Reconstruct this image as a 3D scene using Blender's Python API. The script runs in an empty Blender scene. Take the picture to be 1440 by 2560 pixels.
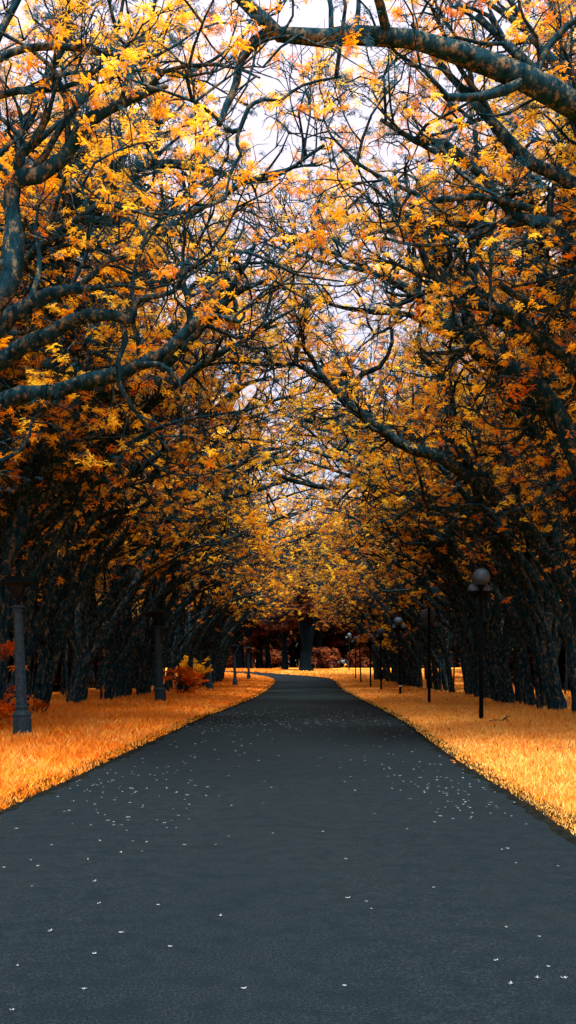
import bpy, math, random
import numpy as np
from mathutils import Vector, Matrix

scn = bpy.context.scene
C = scn.collection
R = math.radians

# ------------------------------------------------------------------ camera, sky, sun, exposure
CAMZ = 1.6
F = 2600.0            # focal length in photograph pixels
HZ = 1662.0           # row of the horizon in the photograph
cd = bpy.data.cameras.new("camera")
cam = bpy.data.objects.new("camera", cd)
C.objects.link(cam)
cam.location = (0, 0, CAMZ)
cam.rotation_euler = (R(90), 0, 0)
cd.sensor_fit = 'VERTICAL'
cd.sensor_height = 24.0
cd.lens = 24.0 * F / 2560.0
cd.shift_y = (HZ - 1280.0) / 2560.0
cd.clip_start = 0.1
cd.clip_end = 4000
scn.camera = cam

world = bpy.data.worlds.new("World")
scn.world = world
world.use_nodes = True
wt = world.node_tree
wt.nodes.clear()
SUN_EL, SUN_AZ = 66.0, 170.0      # behind the camera, a little to the left
sky = wt.nodes.new('ShaderNodeTexSky'); sky.sky_type = 'NISHITA'; sky.sun_disc = False
sky.sun_elevation = R(SUN_EL); sky.sun_rotation = R(SUN_AZ)
b1 = wt.nodes.new('ShaderNodeBackground'); b1.inputs['Strength'].default_value = 0.035
wt.links.new(sky.outputs[0], b1.inputs['Color'])
# overcast layer: pinkish white, brighter towards the zenith as a cloud deck is
tc = wt.nodes.new('ShaderNodeTexCoord')
sx = wt.nodes.new('ShaderNodeSeparateXYZ'); wt.links.new(tc.outputs['Generated'], sx.inputs[0])
mr = wt.nodes.new('ShaderNodeMapRange'); wt.links.new(sx.outputs['Z'], mr.inputs['Value'])
mr.inputs['From Min'].default_value = 0.0; mr.inputs['From Max'].default_value = 1.0
mr.inputs['To Min'].default_value = 0.175; mr.inputs['To Max'].default_value = 0.66
b2 = wt.nodes.new('ShaderNodeBackground'); b2.inputs['Color'].default_value = (0.93, 0.80, 0.885, 1)
# brightness added to the unseen sky behind the camera, filling the tree tunnel
mb = wt.nodes.new('ShaderNodeMapRange'); mb.interpolation_type = 'SMOOTHSTEP'; wt.links.new(sx.outputs['Y'], mb.inputs['Value'])
mb.inputs['From Min'].default_value = 0.1; mb.inputs['From Max'].default_value = -1.0
mb.inputs['To Min'].default_value = 1.0; mb.inputs['To Max'].default_value = 2.0
mm_ = wt.nodes.new('ShaderNodeMath'); mm_.operation = 'MULTIPLY'
wt.links.new(mr.outputs[0], mm_.inputs[0]); wt.links.new(mb.outputs[0], mm_.inputs[1])
wt.links.new(mm_.outputs[0], b2.inputs['Strength'])
ad = wt.nodes.new('ShaderNodeAddShader')
wt.links.new(b1.outputs[0], ad.inputs[0]); wt.links.new(b2.outputs[0], ad.inputs[1])
wo = wt.nodes.new('ShaderNodeOutputWorld'); wt.links.new(ad.outputs[0], wo.inputs['Surface'])

sl = bpy.data.lights.new("sun", 'SUN'); sl.energy = 5.0; sl.angle = R(26); sl.color = (1.0, 0.97, 0.92)
sun = bpy.data.objects.new("sun", sl); C.objects.link(sun)
saz = R(SUN_AZ)
sd = Vector((math.sin(saz) * math.cos(R(SUN_EL)), math.cos(saz) * math.cos(R(SUN_EL)), math.sin(R(SUN_EL))))
sun.rotation_euler = sd.to_track_quat('Z', 'Y').to_euler()
sun.location = (-8, -20, 25)

scn.view_settings.view_transform = 'Standard'
scn.view_settings.look = 'None'
scn.view_settings.gamma = 1
scn.view_settings.exposure = 1.36
scn.cycles.max_bounces = 6
scn.cycles.diffuse_bounces = 3
scn.cycles.transmission_bounces = 3
scn.cycles.use_adaptive_sampling = True

# ------------------------------------------------------------------ terrain
_ty = np.array([-200, 30, 45, 65, 80, 90, 100, 108, 118, 140, 200, 400, 3000], float)
_tz = np.array([0, 0, -.08, -.14, -.14, -.03, .15, .5, .88, 1.12, 1.42, 2.0, 4.0], float)
_fy = np.arange(-200, 3000, 1.0)
_fz = np.interp(_fy, _ty, _tz)
_k = np.ones(7) / 7
_fz = np.convolve(np.pad(_fz, 3, 'edge'), _k, 'valid')
def gz(y): return np.interp(y, _fy, _fz)
def ground(px, py):
    """point of the terrain seen at a pixel of the photograph"""
    d = 3.0
    while d < 900:
        if CAMZ - (py - HZ) * d / F <= gz(d): break
        d += 0.05
    return Vector(((px - 720) / F * d, d, float(gz(d))))
def P(px, py, d): return np.array([(px - 720) / F * d, d, CAMZ - (py - HZ) * d / F])

# ------------------------------------------------------------------ materials
def mat(name):
    m = bpy.data.materials.new(name); m.use_nodes = True
    nt = m.node_tree; nt.nodes.clear()
    return m, nt, nt.nodes, nt.links
def mixc(nt, fac, a, b):
    n = nt.nodes.new('ShaderNodeMix'); n.data_type = 'RGBA'
    if isinstance(fac, float): n.inputs[0].default_value = fac
    else: nt.links.new(fac, n.inputs[0])
    for i, v in ((6, a), (7, b)):
        if isinstance(v, tuple): n.inputs[i].default_value = (*v, 1)
        else: nt.links.new(v, n.inputs[i])
    return n.outputs[2]
def noise(nt, scale, detail=3, rough=.55, vec=None, dist=0.0):
    n = nt.nodes.new('ShaderNodeTexNoise'); n.inputs['Scale'].default_value = scale
    n.inputs['Detail'].default_value = detail; n.inputs['Roughness'].default_value = rough
    n.inputs['Distortion'].default_value = dist
    if vec is not None: nt.links.new(vec, n.inputs['Vector'])
    return n.outputs['Fac']
def ramp(nt, fac, stops, interp='LINEAR'):
    n = nt.nodes.new('ShaderNodeValToRGB'); cr = n.color_ramp; cr.interpolation = interp
    while len(cr.elements) < len(stops): cr.elements.new(0.5)
    for e, (p, c) in zip(cr.elements, stops):
        e.position = p; e.color = (*c, 1) if isinstance(c, tuple) else (c, c, c, 1)
    nt.links.new(fac, n.inputs[0]); return n.outputs[0]
def coords(nt, which='Object'):
    n = nt.nodes.new('ShaderNodeTexCoord'); return n.outputs[which]
def position(nt):
    return nt.nodes.new('ShaderNodeNewGeometry').outputs['Position']
def mapping(nt, vec, scale):
    n = nt.nodes.new('ShaderNodeMapping'); n.inputs['Scale'].default_value = scale
    nt.links.new(vec, n.inputs['Vector']); return n.outputs[0]
def principled(nt, col, rough=.8, spec=.3, metal=0.0, bump=None, bs=.5, bd=.02):
    p = nt.nodes.new('ShaderNodeBsdfPrincipled')
    if isinstance(col, tuple): p.inputs['Base Color'].default_value = (*col, 1)
    else: nt.links.new(col, p.inputs['Base Color'])
    if isinstance(rough, float): p.inputs['Roughness'].default_value = rough
    else: nt.links.new(rough, p.inputs['Roughness'])
    p.inputs['Specular IOR Level'].default_value = spec
    p.inputs['Metallic'].default_value = metal
    if bump is not None:
        b = nt.nodes.new('ShaderNodeBump'); b.inputs['Strength'].default_value = bs; b.inputs['Distance'].default_value = bd
        nt.links.new(bump, b.inputs['Height']); nt.links.new(b.outputs[0], p.inputs['Normal'])
    o = nt.nodes.new('ShaderNodeOutputMaterial'); nt.links.new(p.outputs[0], o.inputs['Surface'])
    return p

def bark_mat(name, dark, mid, lichen, amount):
    m, nt, N, L = mat(name)
    v = position(nt)
    vs = mapping(nt, v, (1, 1, .35))
    n1 = noise(nt, 9, 5, .65, vs)
    base = ramp(nt, n1, [(.35, dark), (.68, mid)])
    n2 = noise(nt, 9, 6, .75, mapping(nt, v, (1, 1, .7)))
    f = ramp(nt, n2, [(amount, 0.0), (amount + .12, .9)])
    n3 = noise(nt, 30, 3, .6, v)
    lc = ramp(nt, n3, [(.35, tuple(c * .45 for c in lichen)), (.65, lichen)])
    col = mixc(nt, f, base, lc)
    principled(nt, col, 1.0, .015, bump=n1, bs=.9, bd=.05)
    return m
M_BARK = bark_mat('bark', (.0009, .0085, .0135), (.0075, .0330, .0480), (.150, .132, .074), .515)
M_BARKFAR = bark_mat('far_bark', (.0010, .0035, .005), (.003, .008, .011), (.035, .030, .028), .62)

def leaf_mat(name, stops, transl=.52):
    m, nt, N, L = mat(name)
    at = N.new('ShaderNodeAttribute'); at.attribute_name = 'tint'
    col = ramp(nt, at.outputs['Fac'], stops)
    # slight mottling inside each leaf
    n = noise(nt, 14, 2, .5, position(nt))
    var = ramp(nt, n, [(.3, .72), (.7, 1.12)])
    mm = N.new('ShaderNodeMix'); mm.data_type = 'RGBA'; mm.blend_type = 'MULTIPLY'; mm.inputs[0].default_value = 1
    L.new(col, mm.inputs[6]); L.new(var, mm.inputs[7])
    d = N.new('ShaderNodeBsdfDiffuse'); L.new(mm.outputs[2], d.inputs[0])
    t = N.new('ShaderNodeBsdfTranslucent'); L.new(mm.outputs[2], t.inputs[0])
    mx = N.new('ShaderNodeMixShader'); mx.inputs[0].default_value = transl
    L.new(d.outputs[0], mx.inputs[1]); L.new(t.outputs[0], mx.inputs[2])
    o = N.new('ShaderNodeOutputMaterial'); L.new(mx.outputs[0], o.inputs['Surface'])
    return m
SHADE_SLATE = (.010, .055, .082)  # tone of leaves in shade, painted in as a leaf colour
M_LEAF = leaf_mat('orange_leaf', [(0, SHADE_SLATE), (.24, (.022, .085, .115)), (.27, (.66, .15, .004)), (.42, (.92, .31, .006)),
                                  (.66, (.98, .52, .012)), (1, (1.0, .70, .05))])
M_RUST = leaf_mat('rust_leaf', [(0, (.010, .014, .016)), (.3, (.035, .010, .004)), (.6, (.06, .020, .010)), (1, (.20, .055, .018))], .25)
M_SHRUB = leaf_mat('shrub_leaf', [(0, (.30, .03, .002)), (.5, (.75, .13, .004)), (1, (.95, .34, .012))], .35)

def grass_mat():
    m, nt, N, L = mat('orange_grass')
    at = N.new('ShaderNodeAttribute'); at.attribute_name = 'tint'
    p = position(nt)
    n1 = noise(nt, .75, 5, .65, p, .8)
    n2 = noise(nt, 3.2, 4, .65, p)
    a = ramp(nt, n1, [(.42, (.70, .125, .004)), (.50, (.72, .25, .016)), (.58, (.74, .46, .13))])
    b = ramp(nt, n2, [(.35, (.68, .13, .004)), (.65, (.70, .40, .09))])
    c = mixc(nt, .4, a, b)
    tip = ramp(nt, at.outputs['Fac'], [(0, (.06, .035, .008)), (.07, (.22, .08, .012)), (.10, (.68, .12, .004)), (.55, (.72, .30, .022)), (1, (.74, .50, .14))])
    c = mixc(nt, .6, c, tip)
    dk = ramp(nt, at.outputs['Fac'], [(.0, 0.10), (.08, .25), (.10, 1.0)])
    mm = N.new('ShaderNodeMix'); mm.data_type = 'RGBA'; mm.blend_type = 'MULTIPLY'; mm.inputs[0].default_value = 1
    L.new(c, mm.inputs[6]); L.new(dk, mm.inputs[7])
    d = N.new('ShaderNodeBsdfDiffuse'); L.new(mm.outputs[2], d.inputs[0])
    t = N.new('ShaderNodeBsdfTranslucent'); L.new(mm.outputs[2], t.inputs[0])
    mx = N.new('ShaderNodeMixShader'); mx.inputs[0].default_value = .35
    L.new(d.outputs[0], mx.inputs[1]); L.new(t.outputs[0], mx.inputs[2])
    o = N.new('ShaderNodeOutputMaterial'); L.new(mx.outputs[0], o.inputs['Surface'])
    return m
M_GRASS = grass_mat()

def ground_mat():
    m, nt, N, L = mat('ground_soil')
    p = position(nt)
    n1 = noise(nt, .5, 4, .6, p, .5); n2 = noise(nt, 9, 4, .7, p)
    a = ramp(nt, n1, [(.36, (.62, .12, .005)), (.5, (.66, .21, .014)), (.64, (.66, .33, .06))])
    c = mixc(nt, ramp(nt, n2, [(.42, 0.0), (.62, .55)]), a, (.30, .10, .012))
    principled(nt, c, 1.0, .05, bump=n2, bs=.6, bd=.05)
    return m
M_GROUND = ground_mat()
def road_mat():
    m, nt, N, L = mat('asphalt')
    p = position(nt)
    big = noise(nt, .35, 4, .6, mapping(nt, p, (1, .45, 1)), .4)
    fine = noise(nt, 70, 5, .8, p); med = noise(nt, 5, 4, .65, p)
    a = ramp(nt, big, [(.35, (.0018, .0058, .0082)), (.65, (.0048, .0094, .0112))])
    b = ramp(nt, fine, [(.32, (.0002, .0012, .002)), (.5, (.0032, .0068, .0086)), (.66, (.020, .030, .034))])
    c = mixc(nt, .62, a, b)
    c = mixc(nt, ramp(nt, med, [(.36, .6), (.55, 0.0)]), c, (.0015, .0055, .0075))
    principled(nt, c, ramp(nt, med, [(.3, .80), (.7, .98)]), .06, bump=fine, bs=.5, bd=.006)
    return m
M_ROAD = road_mat()
def plain(name, a, b, scale=12, rough=.6, spec=.4, metal=0.0, bs=.25, bd=.01):
    m, nt, N, L = mat(name)
    p = coords(nt)
    n = noise(nt, scale, 5, .7, p)
    principled(nt, ramp(nt, n, [(.35, a), (.68, b)]), rough, spec, metal, bump=n, bs=bs, bd=bd)
    return m
M_EDGE = plain('dark_edge', (.0015, .003, .0035), (.010, .010, .007), 10, 1.0, .01, bs=.8, bd=.04)
M_POLE = plain('black_paint', (.0004, .0020, .0028), (.001, .004, .0055), 20, .7, .06)
M_GLOBE = plain('grey_globe', (.016, .038, .060), (.030, .060, .088), 3, .5, .3, bs=.02)
M_POST = plain('weathered_iron', (.004, .014, .021), (.026, .046, .057), 16, .75, .10, bs=.5, bd=.01)
M_ROOF = plain('dark_cap', (.0004, .0020, .0028), (.001, .004, .0055), 12, .7, .08)
M_PANE = plain('smoked_glass', (.001, .004, .006), (.004, .009, .012), 8, .5, .15)
M_PETAL = plain('pale_petal', (.08, .10, .11), (.20, .22, .23), 30, .6, .3)
M_WHITE = plain('white_band', (.35, .36, .36), (.6, .6, .6), 20, .6, .3)
M_WOOD = plain('grey_wood', (.02, .02, .02), (.06, .05, .04), 10, .9, .2)

# ------------------------------------------------------------------ object helpers
def tag(o, label=None, cat=None, group=None, kind=None):
    if label: o['label'] = label
    if cat: o['category'] = cat
    if group: o['group'] = group
    if kind: o['kind'] = kind
    return o
def mesh_np(name, V, loops, starts, totals, m, parent=None, tint=None, smooth=True):
    me = bpy.data.meshes.new(name)
    me.vertices.add(len(V)); me.vertices.foreach_set('co', np.asarray(V, np.float32).ravel())
    me.loops.add(len(loops)); me.loops.foreach_set('vertex_index', np.asarray(loops, np.int32))
    me.polygons.add(len(starts)); me.polygons.foreach_set('loop_start', np.asarray(starts, np.int32))
    me.polygons.foreach_set('loop_total', np.asarray(totals, np.int32))
    if smooth: me.polygons.foreach_set('use_smooth', np.ones(len(starts), bool))
    me.update(calc_edges=True)
    if tint is not None:
        a = me.attributes.new('tint', 'FLOAT', 'FACE' if len(tint) == len(starts) else 'POINT')
        a.data.foreach_set('value', np.asarray(tint, np.float32))
    me.materials.append(m)
    o = bpy.data.objects.new(name, me); C.objects.link(o)
    if parent is not None: o.parent = parent
    return o
def mesh_quads(name, V, Q, m, parent=None, smooth=True):
    Q = np.asarray(Q); n, k = Q.shape
    return mesh_np(name, V, Q.ravel(), np.arange(n) * k, np.full(n, k), m, parent, smooth=smooth)
def mesh_py(name, V, Fs, m, parent=None, smooth=False):
    me = bpy.data.meshes.new(name); me.from_pydata([tuple(v) for v in V], [], Fs); me.update()
    if smooth: me.polygons.foreach_set('use_smooth', np.ones(len(Fs), bool))
    me.materials.append(m)
    o = bpy.data.objects.new(name, me); C.objects.link(o)
    if parent is not None: o.parent = parent
    return o
def empty(name, loc, rz=0):
    o = bpy.data.objects.new(name, None); C.objects.link(o); o.location = loc; o.rotation_euler = (0, 0, rz)
    o.empty_display_size = .3
    return o
def copy_tree(o, parent=None):
    c = o.copy(); C.objects.link(c)
    if parent is not None: c.parent = parent
    for ch in list(o.children): copy_tree(ch, c)
    return c
def lathe(prof, n, phase=0.0, c=(0, 0)):
    """prof = [(r,z)...] -> verts, faces, closed at both ends"""
    V, Fs = [], []
    for r, z in prof:
        for k in range(n):
            a = 2 * math.pi * k / n + phase
            V.append((c[0] + r * math.cos(a), c[1] + r * math.sin(a), z))
    for i in range(len(prof) - 1):
        for k in range(n):
            a, b = i * n + k, i * n + (k + 1) % n
            Fs.append((a, b, b + n, a + n))
    Fs.append(tuple(range(n))[::-1]); Fs.append(tuple((len(prof) - 1) * n + k for k in range(n)))
    return V, Fs

# ------------------------------------------------------------------ ground and road
def build_ground():
    xs = np.unique(np.concatenate([np.linspace(-900, -40, 12), np.linspace(-40, 40, 61), np.linspace(40, 900, 12)]))
    ys = np.unique(np.concatenate([np.linspace(-150, 0, 8), np.arange(0, 150, 1.5), np.linspace(150, 400, 26), np.linspace(400, 2500, 12)]))
    X, Y = np.meshgrid(xs, ys); Z = gz(Y)
    V = np.stack([X, Y, Z], -1).reshape(-1, 3)
    nx, ny = len(xs), len(ys)
    i, j = np.meshgrid(np.arange(nx - 1), np.arange(ny - 1)); a = (j * nx + i).ravel()
    Q = np.stack([a, a + 1, a + 1 + nx, a + nx], -1)
    tag(mesh_quads('ground', V, Q, M_GROUND), kind='structure')
build_ground()
left_px = [(0, 2035), (100, 1988), (200, 1943), (300, 1893), (400, 1847), (470, 1812), (540, 1784), (600, 1760), (650, 1738), (676, 1718), (688, 1704),
           (675, 1696), (640, 1690), (600, 1686), (545, 1682)]
right_px = [(1440, 2100), (1330, 2022), (1200, 1942), (1100, 1875), (1020, 1812), (960, 1778), (900, 1748), (862, 1728), (846, 1715), (838, 1703),
            (815, 1695), (770, 1690.5), (700, 1685.5), (640, 1681), (560, 1678)]
def resample(pts, n):
    pts = np.array(pts, float); s = np.r_[0, np.cumsum(np.linalg.norm(np.diff(pts, axis=0), axis=1))]
    t = np.linspace(0, s[-1], n); return np.stack([np.interp(t, s, pts[:, k]) for k in range(pts.shape[1])], -1)
def smooth_line(p, k=2, it=1):
    for _ in range(it):
        q = p.copy(); q[1:-1] = (p[:-2] + 2 * p[1:-1] + p[2:]) / 4; p = q
    return p
LE = [(-3.15, -60), (-3.15, 4)] + [tuple(ground(*q)[:2]) for q in left_px]
RE = [(2.5, -60), (2.58, 4)] + [tuple(ground(*q)[:2]) for q in right_px]
# carry the road on to the left behind the trees
l_end, r_end = LE[-1], RE[-1]
LE += [(l_end[0] - 30, l_end[1] + 6), (l_end[0] - 70, l_end[1] + 10)]
RE += [(r_end[0] - 30, r_end[1] + 6), (r_end[0] - 70, r_end[1] + 10)]
NR = 1100
LEr = smooth_line(resample(LE, NR), it=30); REr = smooth_line(resample(RE, NR), it=30)
rs = np.random.RandomState(5)
def edge_noise(n, amp, rs, sm):
    a = rs.normal(0, amp, n); return np.convolve(a, np.ones(sm) / sm, 'same')
def road_mesh():
    L = LEr.copy(); Rr = REr.copy()
    L[:, 0] += edge_noise(NR, .06, rs, 1); Rr[:, 0] += edge_noise(NR, .06, rs, 1)
    K = 9; V = []
    for k in range(K):
        t = k / (K - 1); p = L * (1 - t) + Rr * t
        z = gz(p[:, 1]) + .012 + .03 * (1 - (2 * t - 1) ** 2)
        V.append(np.c_[p, z])
    V = np.stack(V, 1).reshape(-1, 3)
    i, j = np.meshgrid(np.arange(K - 1), np.arange(NR - 1)); a = (j * K + i).ravel()
    tag(mesh_quads('road', V, np.stack([a, a + 1, a + 1 + K, a + K], -1), M_ROAD), kind='structure')
    # dark strips along both edges of the asphalt
    for E, s in ((LEr, -1), (REr, 1)):
        inn = E.copy(); out = E.copy()
        t = np.gradient(E, axis=0); t /= np.linalg.norm(t, axis=1)[:, None] + 1e-9
        nrm = np.c_[-t[:, 1], t[:, 0]] * (-s)
        w = .14 + np.abs(edge_noise(NR, .16, rs, 3)); wi = .02 + np.abs(edge_noise(NR, .10, rs, 1))
        inn -= nrm * wi[:, None]; out += nrm * w[:, None]
        mid = E + nrm * .05
        V = np.stack([np.c_[inn, gz(inn[:, 1]) + .016], np.c_[mid, gz(mid[:, 1]) + .035], np.c_[out, gz(out[:, 1]) + .022]], 1).reshape(-1, 3)
        i, j = np.meshgrid(np.arange(2), np.arange(NR - 1)); a = (j * 3 + i).ravel()
        tag(mesh_quads('path_edge', V, np.stack([a, a + 1, a + 4, a + 3], -1), M_EDGE), kind='structure')
road_mesh()
def near_edges(y):
    """x of the left and right road edge at distance y (y < 97)"""
    kl = int(np.argmax(LEr[:, 1] > 96.5)); kr = int(np.argmax(REr[:, 1] > 96.5))
    return np.interp(y, LEr[:kl, 1], LEr[:kl, 0]), np.interp(y, REr[:kr, 1], REr[:kr, 0])

# ------------------------------------------------------------------ grass
def in_road(x, y, margin=.0):
    poly = np.r_[LEr, REr[::-1]]
    x0, y0 = poly[:, 0], poly[:, 1]; x1, y1 = np.roll(x0, -1), np.roll(y0, -1)
    ins = np.zeros(len(x), bool)
    for a, b, c, d in zip(x0, y0, x1, y1):
        cond = ((b > y) != (d > y))
        if not cond.any(): continue
        xi = (c - a) * (y - b) / ((d - b) if d != b else 1e-9) + a
        ins ^= cond & (x < xi)
    return ins
def build_grass(side, n, seed):
    g = np.random.RandomState(seed)
    lo, hi = 7.0, 128.0
    y = lo * (hi / lo) ** g.rand(n)
    el, er = near_edges(np.minimum(y, 96))
    u = g.rand(n) ** 1.25
    if side < 0:
        x = el + .02 - u * (np.minimum(11.5, .31 * y + 2.5) + el + .4).clip(.5)
    else:
        x = er - .02 + u * (np.minimum(17.0, .31 * y + 2.5) - er + .4).clip(.5)
    # beyond the bend, spread the blades over the whole width
    far = y > 96
    x[far] = g.uniform(-9, 24, far.sum()) if side > 0 else g.uniform(-9, -.8, far.sum())
    # extra fringe right at the asphalt
    k = ~in_road(x, y)
    k |= (g.rand(n) < 0)
    x, y = x[k], y[k]; n = len(x)
    el, er = near_edges(np.minimum(y, 96))
    dist_edge = np.where(side < 0, el - x, x - er)
    dist_edge = np.where(y > 96, 1.0, dist_edge)
    hfac = np.clip(.45 + dist_edge * .55, .45, 1.15)
    if side > 0: hfac *= .72
    h = g.uniform(.10, .24, n) * hfac * (1 + np.clip(dist_edge - 3.2, 0, 2) * .18)
    w = np.maximum(.0045, .00062 * y) * g.uniform(.8, 1.5, n)
    az = g.uniform(0, 2 * np.pi, n); fa = g.uniform(0, np.pi, n)
    lean = g.uniform(.1, .75, n) * h
    z0 = gz(y) - .01
    wx, wy = np.cos(fa) * w, np.sin(fa) * w
    dx, dy = np.cos(az) * lean, np.sin(az) * lean
    V = np.empty((n, 5, 3))
    V[:, 0] = np.c_[x - wx, y - wy, z0]; V[:, 1] = np.c_[x + wx, y + wy, z0]
    V[:, 2] = np.c_[x - wx * .8 + dx * .3, y - wy * .8 + dy * .3, z0 + h * .6]
    V[:, 3] = np.c_[x + wx * .8 + dx * .3, y + wy * .8 + dy * .3, z0 + h * .6]
    V[:, 4] = np.c_[x + dx, y + dy, z0 + h]
    b = (np.arange(n) * 5)[:, None]
    loops = np.concatenate([b + np.array([0, 1, 3, 2]), b + np.array([2, 3, 4])], 1).ravel()
    starts = np.stack([np.arange(n) * 7, np.arange(n) * 7 + 4], 1).ravel()
    totals = np.tile([4, 3], n)
    base = np.clip(g.normal(.62 if side > 0 else .36, .22, n), .11, 1)
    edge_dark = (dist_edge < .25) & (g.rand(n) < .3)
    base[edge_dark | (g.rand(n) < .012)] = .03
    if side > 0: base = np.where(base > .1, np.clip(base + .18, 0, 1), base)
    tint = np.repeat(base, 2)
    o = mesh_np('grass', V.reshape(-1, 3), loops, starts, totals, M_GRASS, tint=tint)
    return o
tag(build_grass(-1, 150000, 11), 'orange long grass on the verge left of the road', 'grass', kind='stuff')
tag(build_grass(1, 150000, 12), 'pale orange mown grass on the verge right of the road', 'grass', kind='stuff')

# ------------------------------------------------------------------ trees
def sstep(a, b, v): t = min(1, max(0, (v - a) / (b - a))); return t * t * (3 - 2 * t)
def unit(v): return v / (np.linalg.norm(v) + 1e-9)
class Tree:
    def __init__(s, seed): s.rs = np.random.RandomState(seed); s.tubes = []; s.clumps = []; s.ph = s.rs.uniform(0, 9, 3)
def catmull(pts, seg):
    pts = np.array(pts, float); out = []
    q = np.vstack([2 * pts[0] - pts[1], pts, 2 * pts[-1] - pts[-2]])
    for i in range(1, len(q) - 2):
        n = max(2, int(np.linalg.norm(q[i + 1][:3] - q[i][:3]) / seg))
        for k in range(n):
            t = k / n
            out.append(.5 * ((2 * q[i]) + (-q[i - 1] + q[i + 1]) * t + (2 * q[i - 1] - 5 * q[i] + 4 * q[i + 1] - q[i + 2]) * t * t + (-q[i - 1] + 3 * q[i] - 3 * q[i + 1] + q[i + 2]) * t ** 3))
    out.append(q[-2]); return np.array(out)
WANDER = [.10, .30, .40, .45]
SEG = [.5, .34, .25, .18]
LEN = [0, (1.6, 3.8), (.9, 2.0), (.35, .95)]
NCH = [0, 6, 5, 0]
def branch(T, p, d, r, L, lvl, prm):
    g = T.rs
    cut = prm.get('cut')
    if cut is not None and lvl >= 1 and g.rand() < cut(p + unit(d) * L * .6, lvl): return
    n = max(3, int(L / SEG[lvl])); seg = L / n
    pts = [p.copy()]; rad = [r]
    up = prm.get('up', .06)
    dd = unit(d)
    kick = g.normal(0, 1, 3)
    for i in range(n):
        if i % 2 == 0: kick = g.normal(0, 1, 3)
        dd = unit(dd + kick * WANDER[lvl] + np.array([0, 0, up]))
        p = p + dd * seg
        pts.append(p.copy()); rad.append(r * (1 - .62 * (i + 1) / n))
    T.tubes.append((np.array(pts), np.array(rad), lvl))
    if lvl < 3:
        children(T, np.array(pts), np.array(rad), lvl, prm, start=.15)
    if lvl >= 2:
        k = prm.get('leafy', .6)
        if cut is not None: k *= 1 - cut(p, 4)
        # foliage gathers in cushions with open gaps between them
        q_ = p * prm.get('pf', 1.6) + T.ph
        f_ = math.sin(q_[0] * 2.6 + 1.3 * math.sin(q_[2] * 1.7)) + math.sin(q_[1] * 2.3 + q_[0] * 1.1) + math.sin(q_[2] * 3.6 + 1.1 * math.sin(q_[1] * 1.9))
        k = min(1, k * 1.75) * sstep(-.85, .5, f_)
        if g.rand() < k * .86:
            for q in range(4):
                if g.rand() < .85: T.clumps.append((pts[-1] + g.normal(0, 1, 3) * (.13, .13, .07) * prm.get('puff', 1.0), g.uniform(.7, 1.3), dd))
        if lvl == 3 and g.rand() < k * .4: T.clumps.append((pts[len(pts) // 2] + g.normal(0, .04, 3), g.uniform(.6, 1.0), dd))
def children(T, pts, rad, lvl, prm, start=.3, per_m=None):
    g = T.rs
    s = np.r_[0, np.cumsum(np.linalg.norm(np.diff(pts, axis=0), axis=1))]
    L = s[-1]
    dens = (per_m or prm['dens'])[lvl]
    n = max(1, int(g.poisson(L * (1 - start) * dens)))
    for q in range(n):
        t = g.uniform(start, 1.0) * L if q else L * .97
        i = min(len(pts) - 2, int(np.searchsorted(s, t)) - 1); i = max(i, 0)
        f = (t - s[i]) / max(1e-6, s[i + 1] - s[i]); p = pts[i] * (1 - f) + pts[i + 1] * f
        tan = unit(pts[i + 1] - pts[i])
        rnd = g.normal(0, 1, 3); rnd[2] = rnd[2] * .7 + .35
        perp = unit(rnd - tan * rnd.dot(tan))
        ang = R(g.uniform(28, 72)); d = tan * math.cos(ang) + perp * math.sin(ang)
        rr = min(rad[i] * g.uniform(.45, .75), [9, prm.get('rcap', .10), .045, .019][lvl + 1]); rr = max(rr, [0, .028, .016, .0085][lvl + 1])
        lo, hi = LEN[lvl + 1]; sc = prm.get('scale', 1.0)
        branch(T, p, d, rr, g.uniform(lo, hi) * sc * (1 - .4 * t / L), lvl + 1, prm)
def stem(T, ctrl, prm, jitter=.15, start=.3, per_m=None):
    """ctrl = [(x,y,z,r)...], a main limb"""
    c = np.array(ctrl, float)
    c[1:-1, :3] += T.rs.normal(0, jitter, (len(c) - 2, 3)) if len(c) > 2 else 0
    q = catmull(c, .3)
    w = T.rs.normal(0, 1, (len(q), 3)); k = np.ones(3) / 3
    w = np.stack([np.convolve(w[:, i], k, 'same') for i in range(3)], -1); w[0] = 0
    q[:, :3] += w * np.minimum(.045, q[:, 3:4] * .45)
    rr = np.maximum(q[:, 3], .01) * (1 + .10 * np.convolve(T.rs.normal(0, 1, len(q)), k, 'same'))
    T.tubes.append((q[:, :3], rr, 0))
    children(T, q[:, :3], rr, 0, prm, start, per_m)
SIDES = [10, 6, 4, 3]
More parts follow.
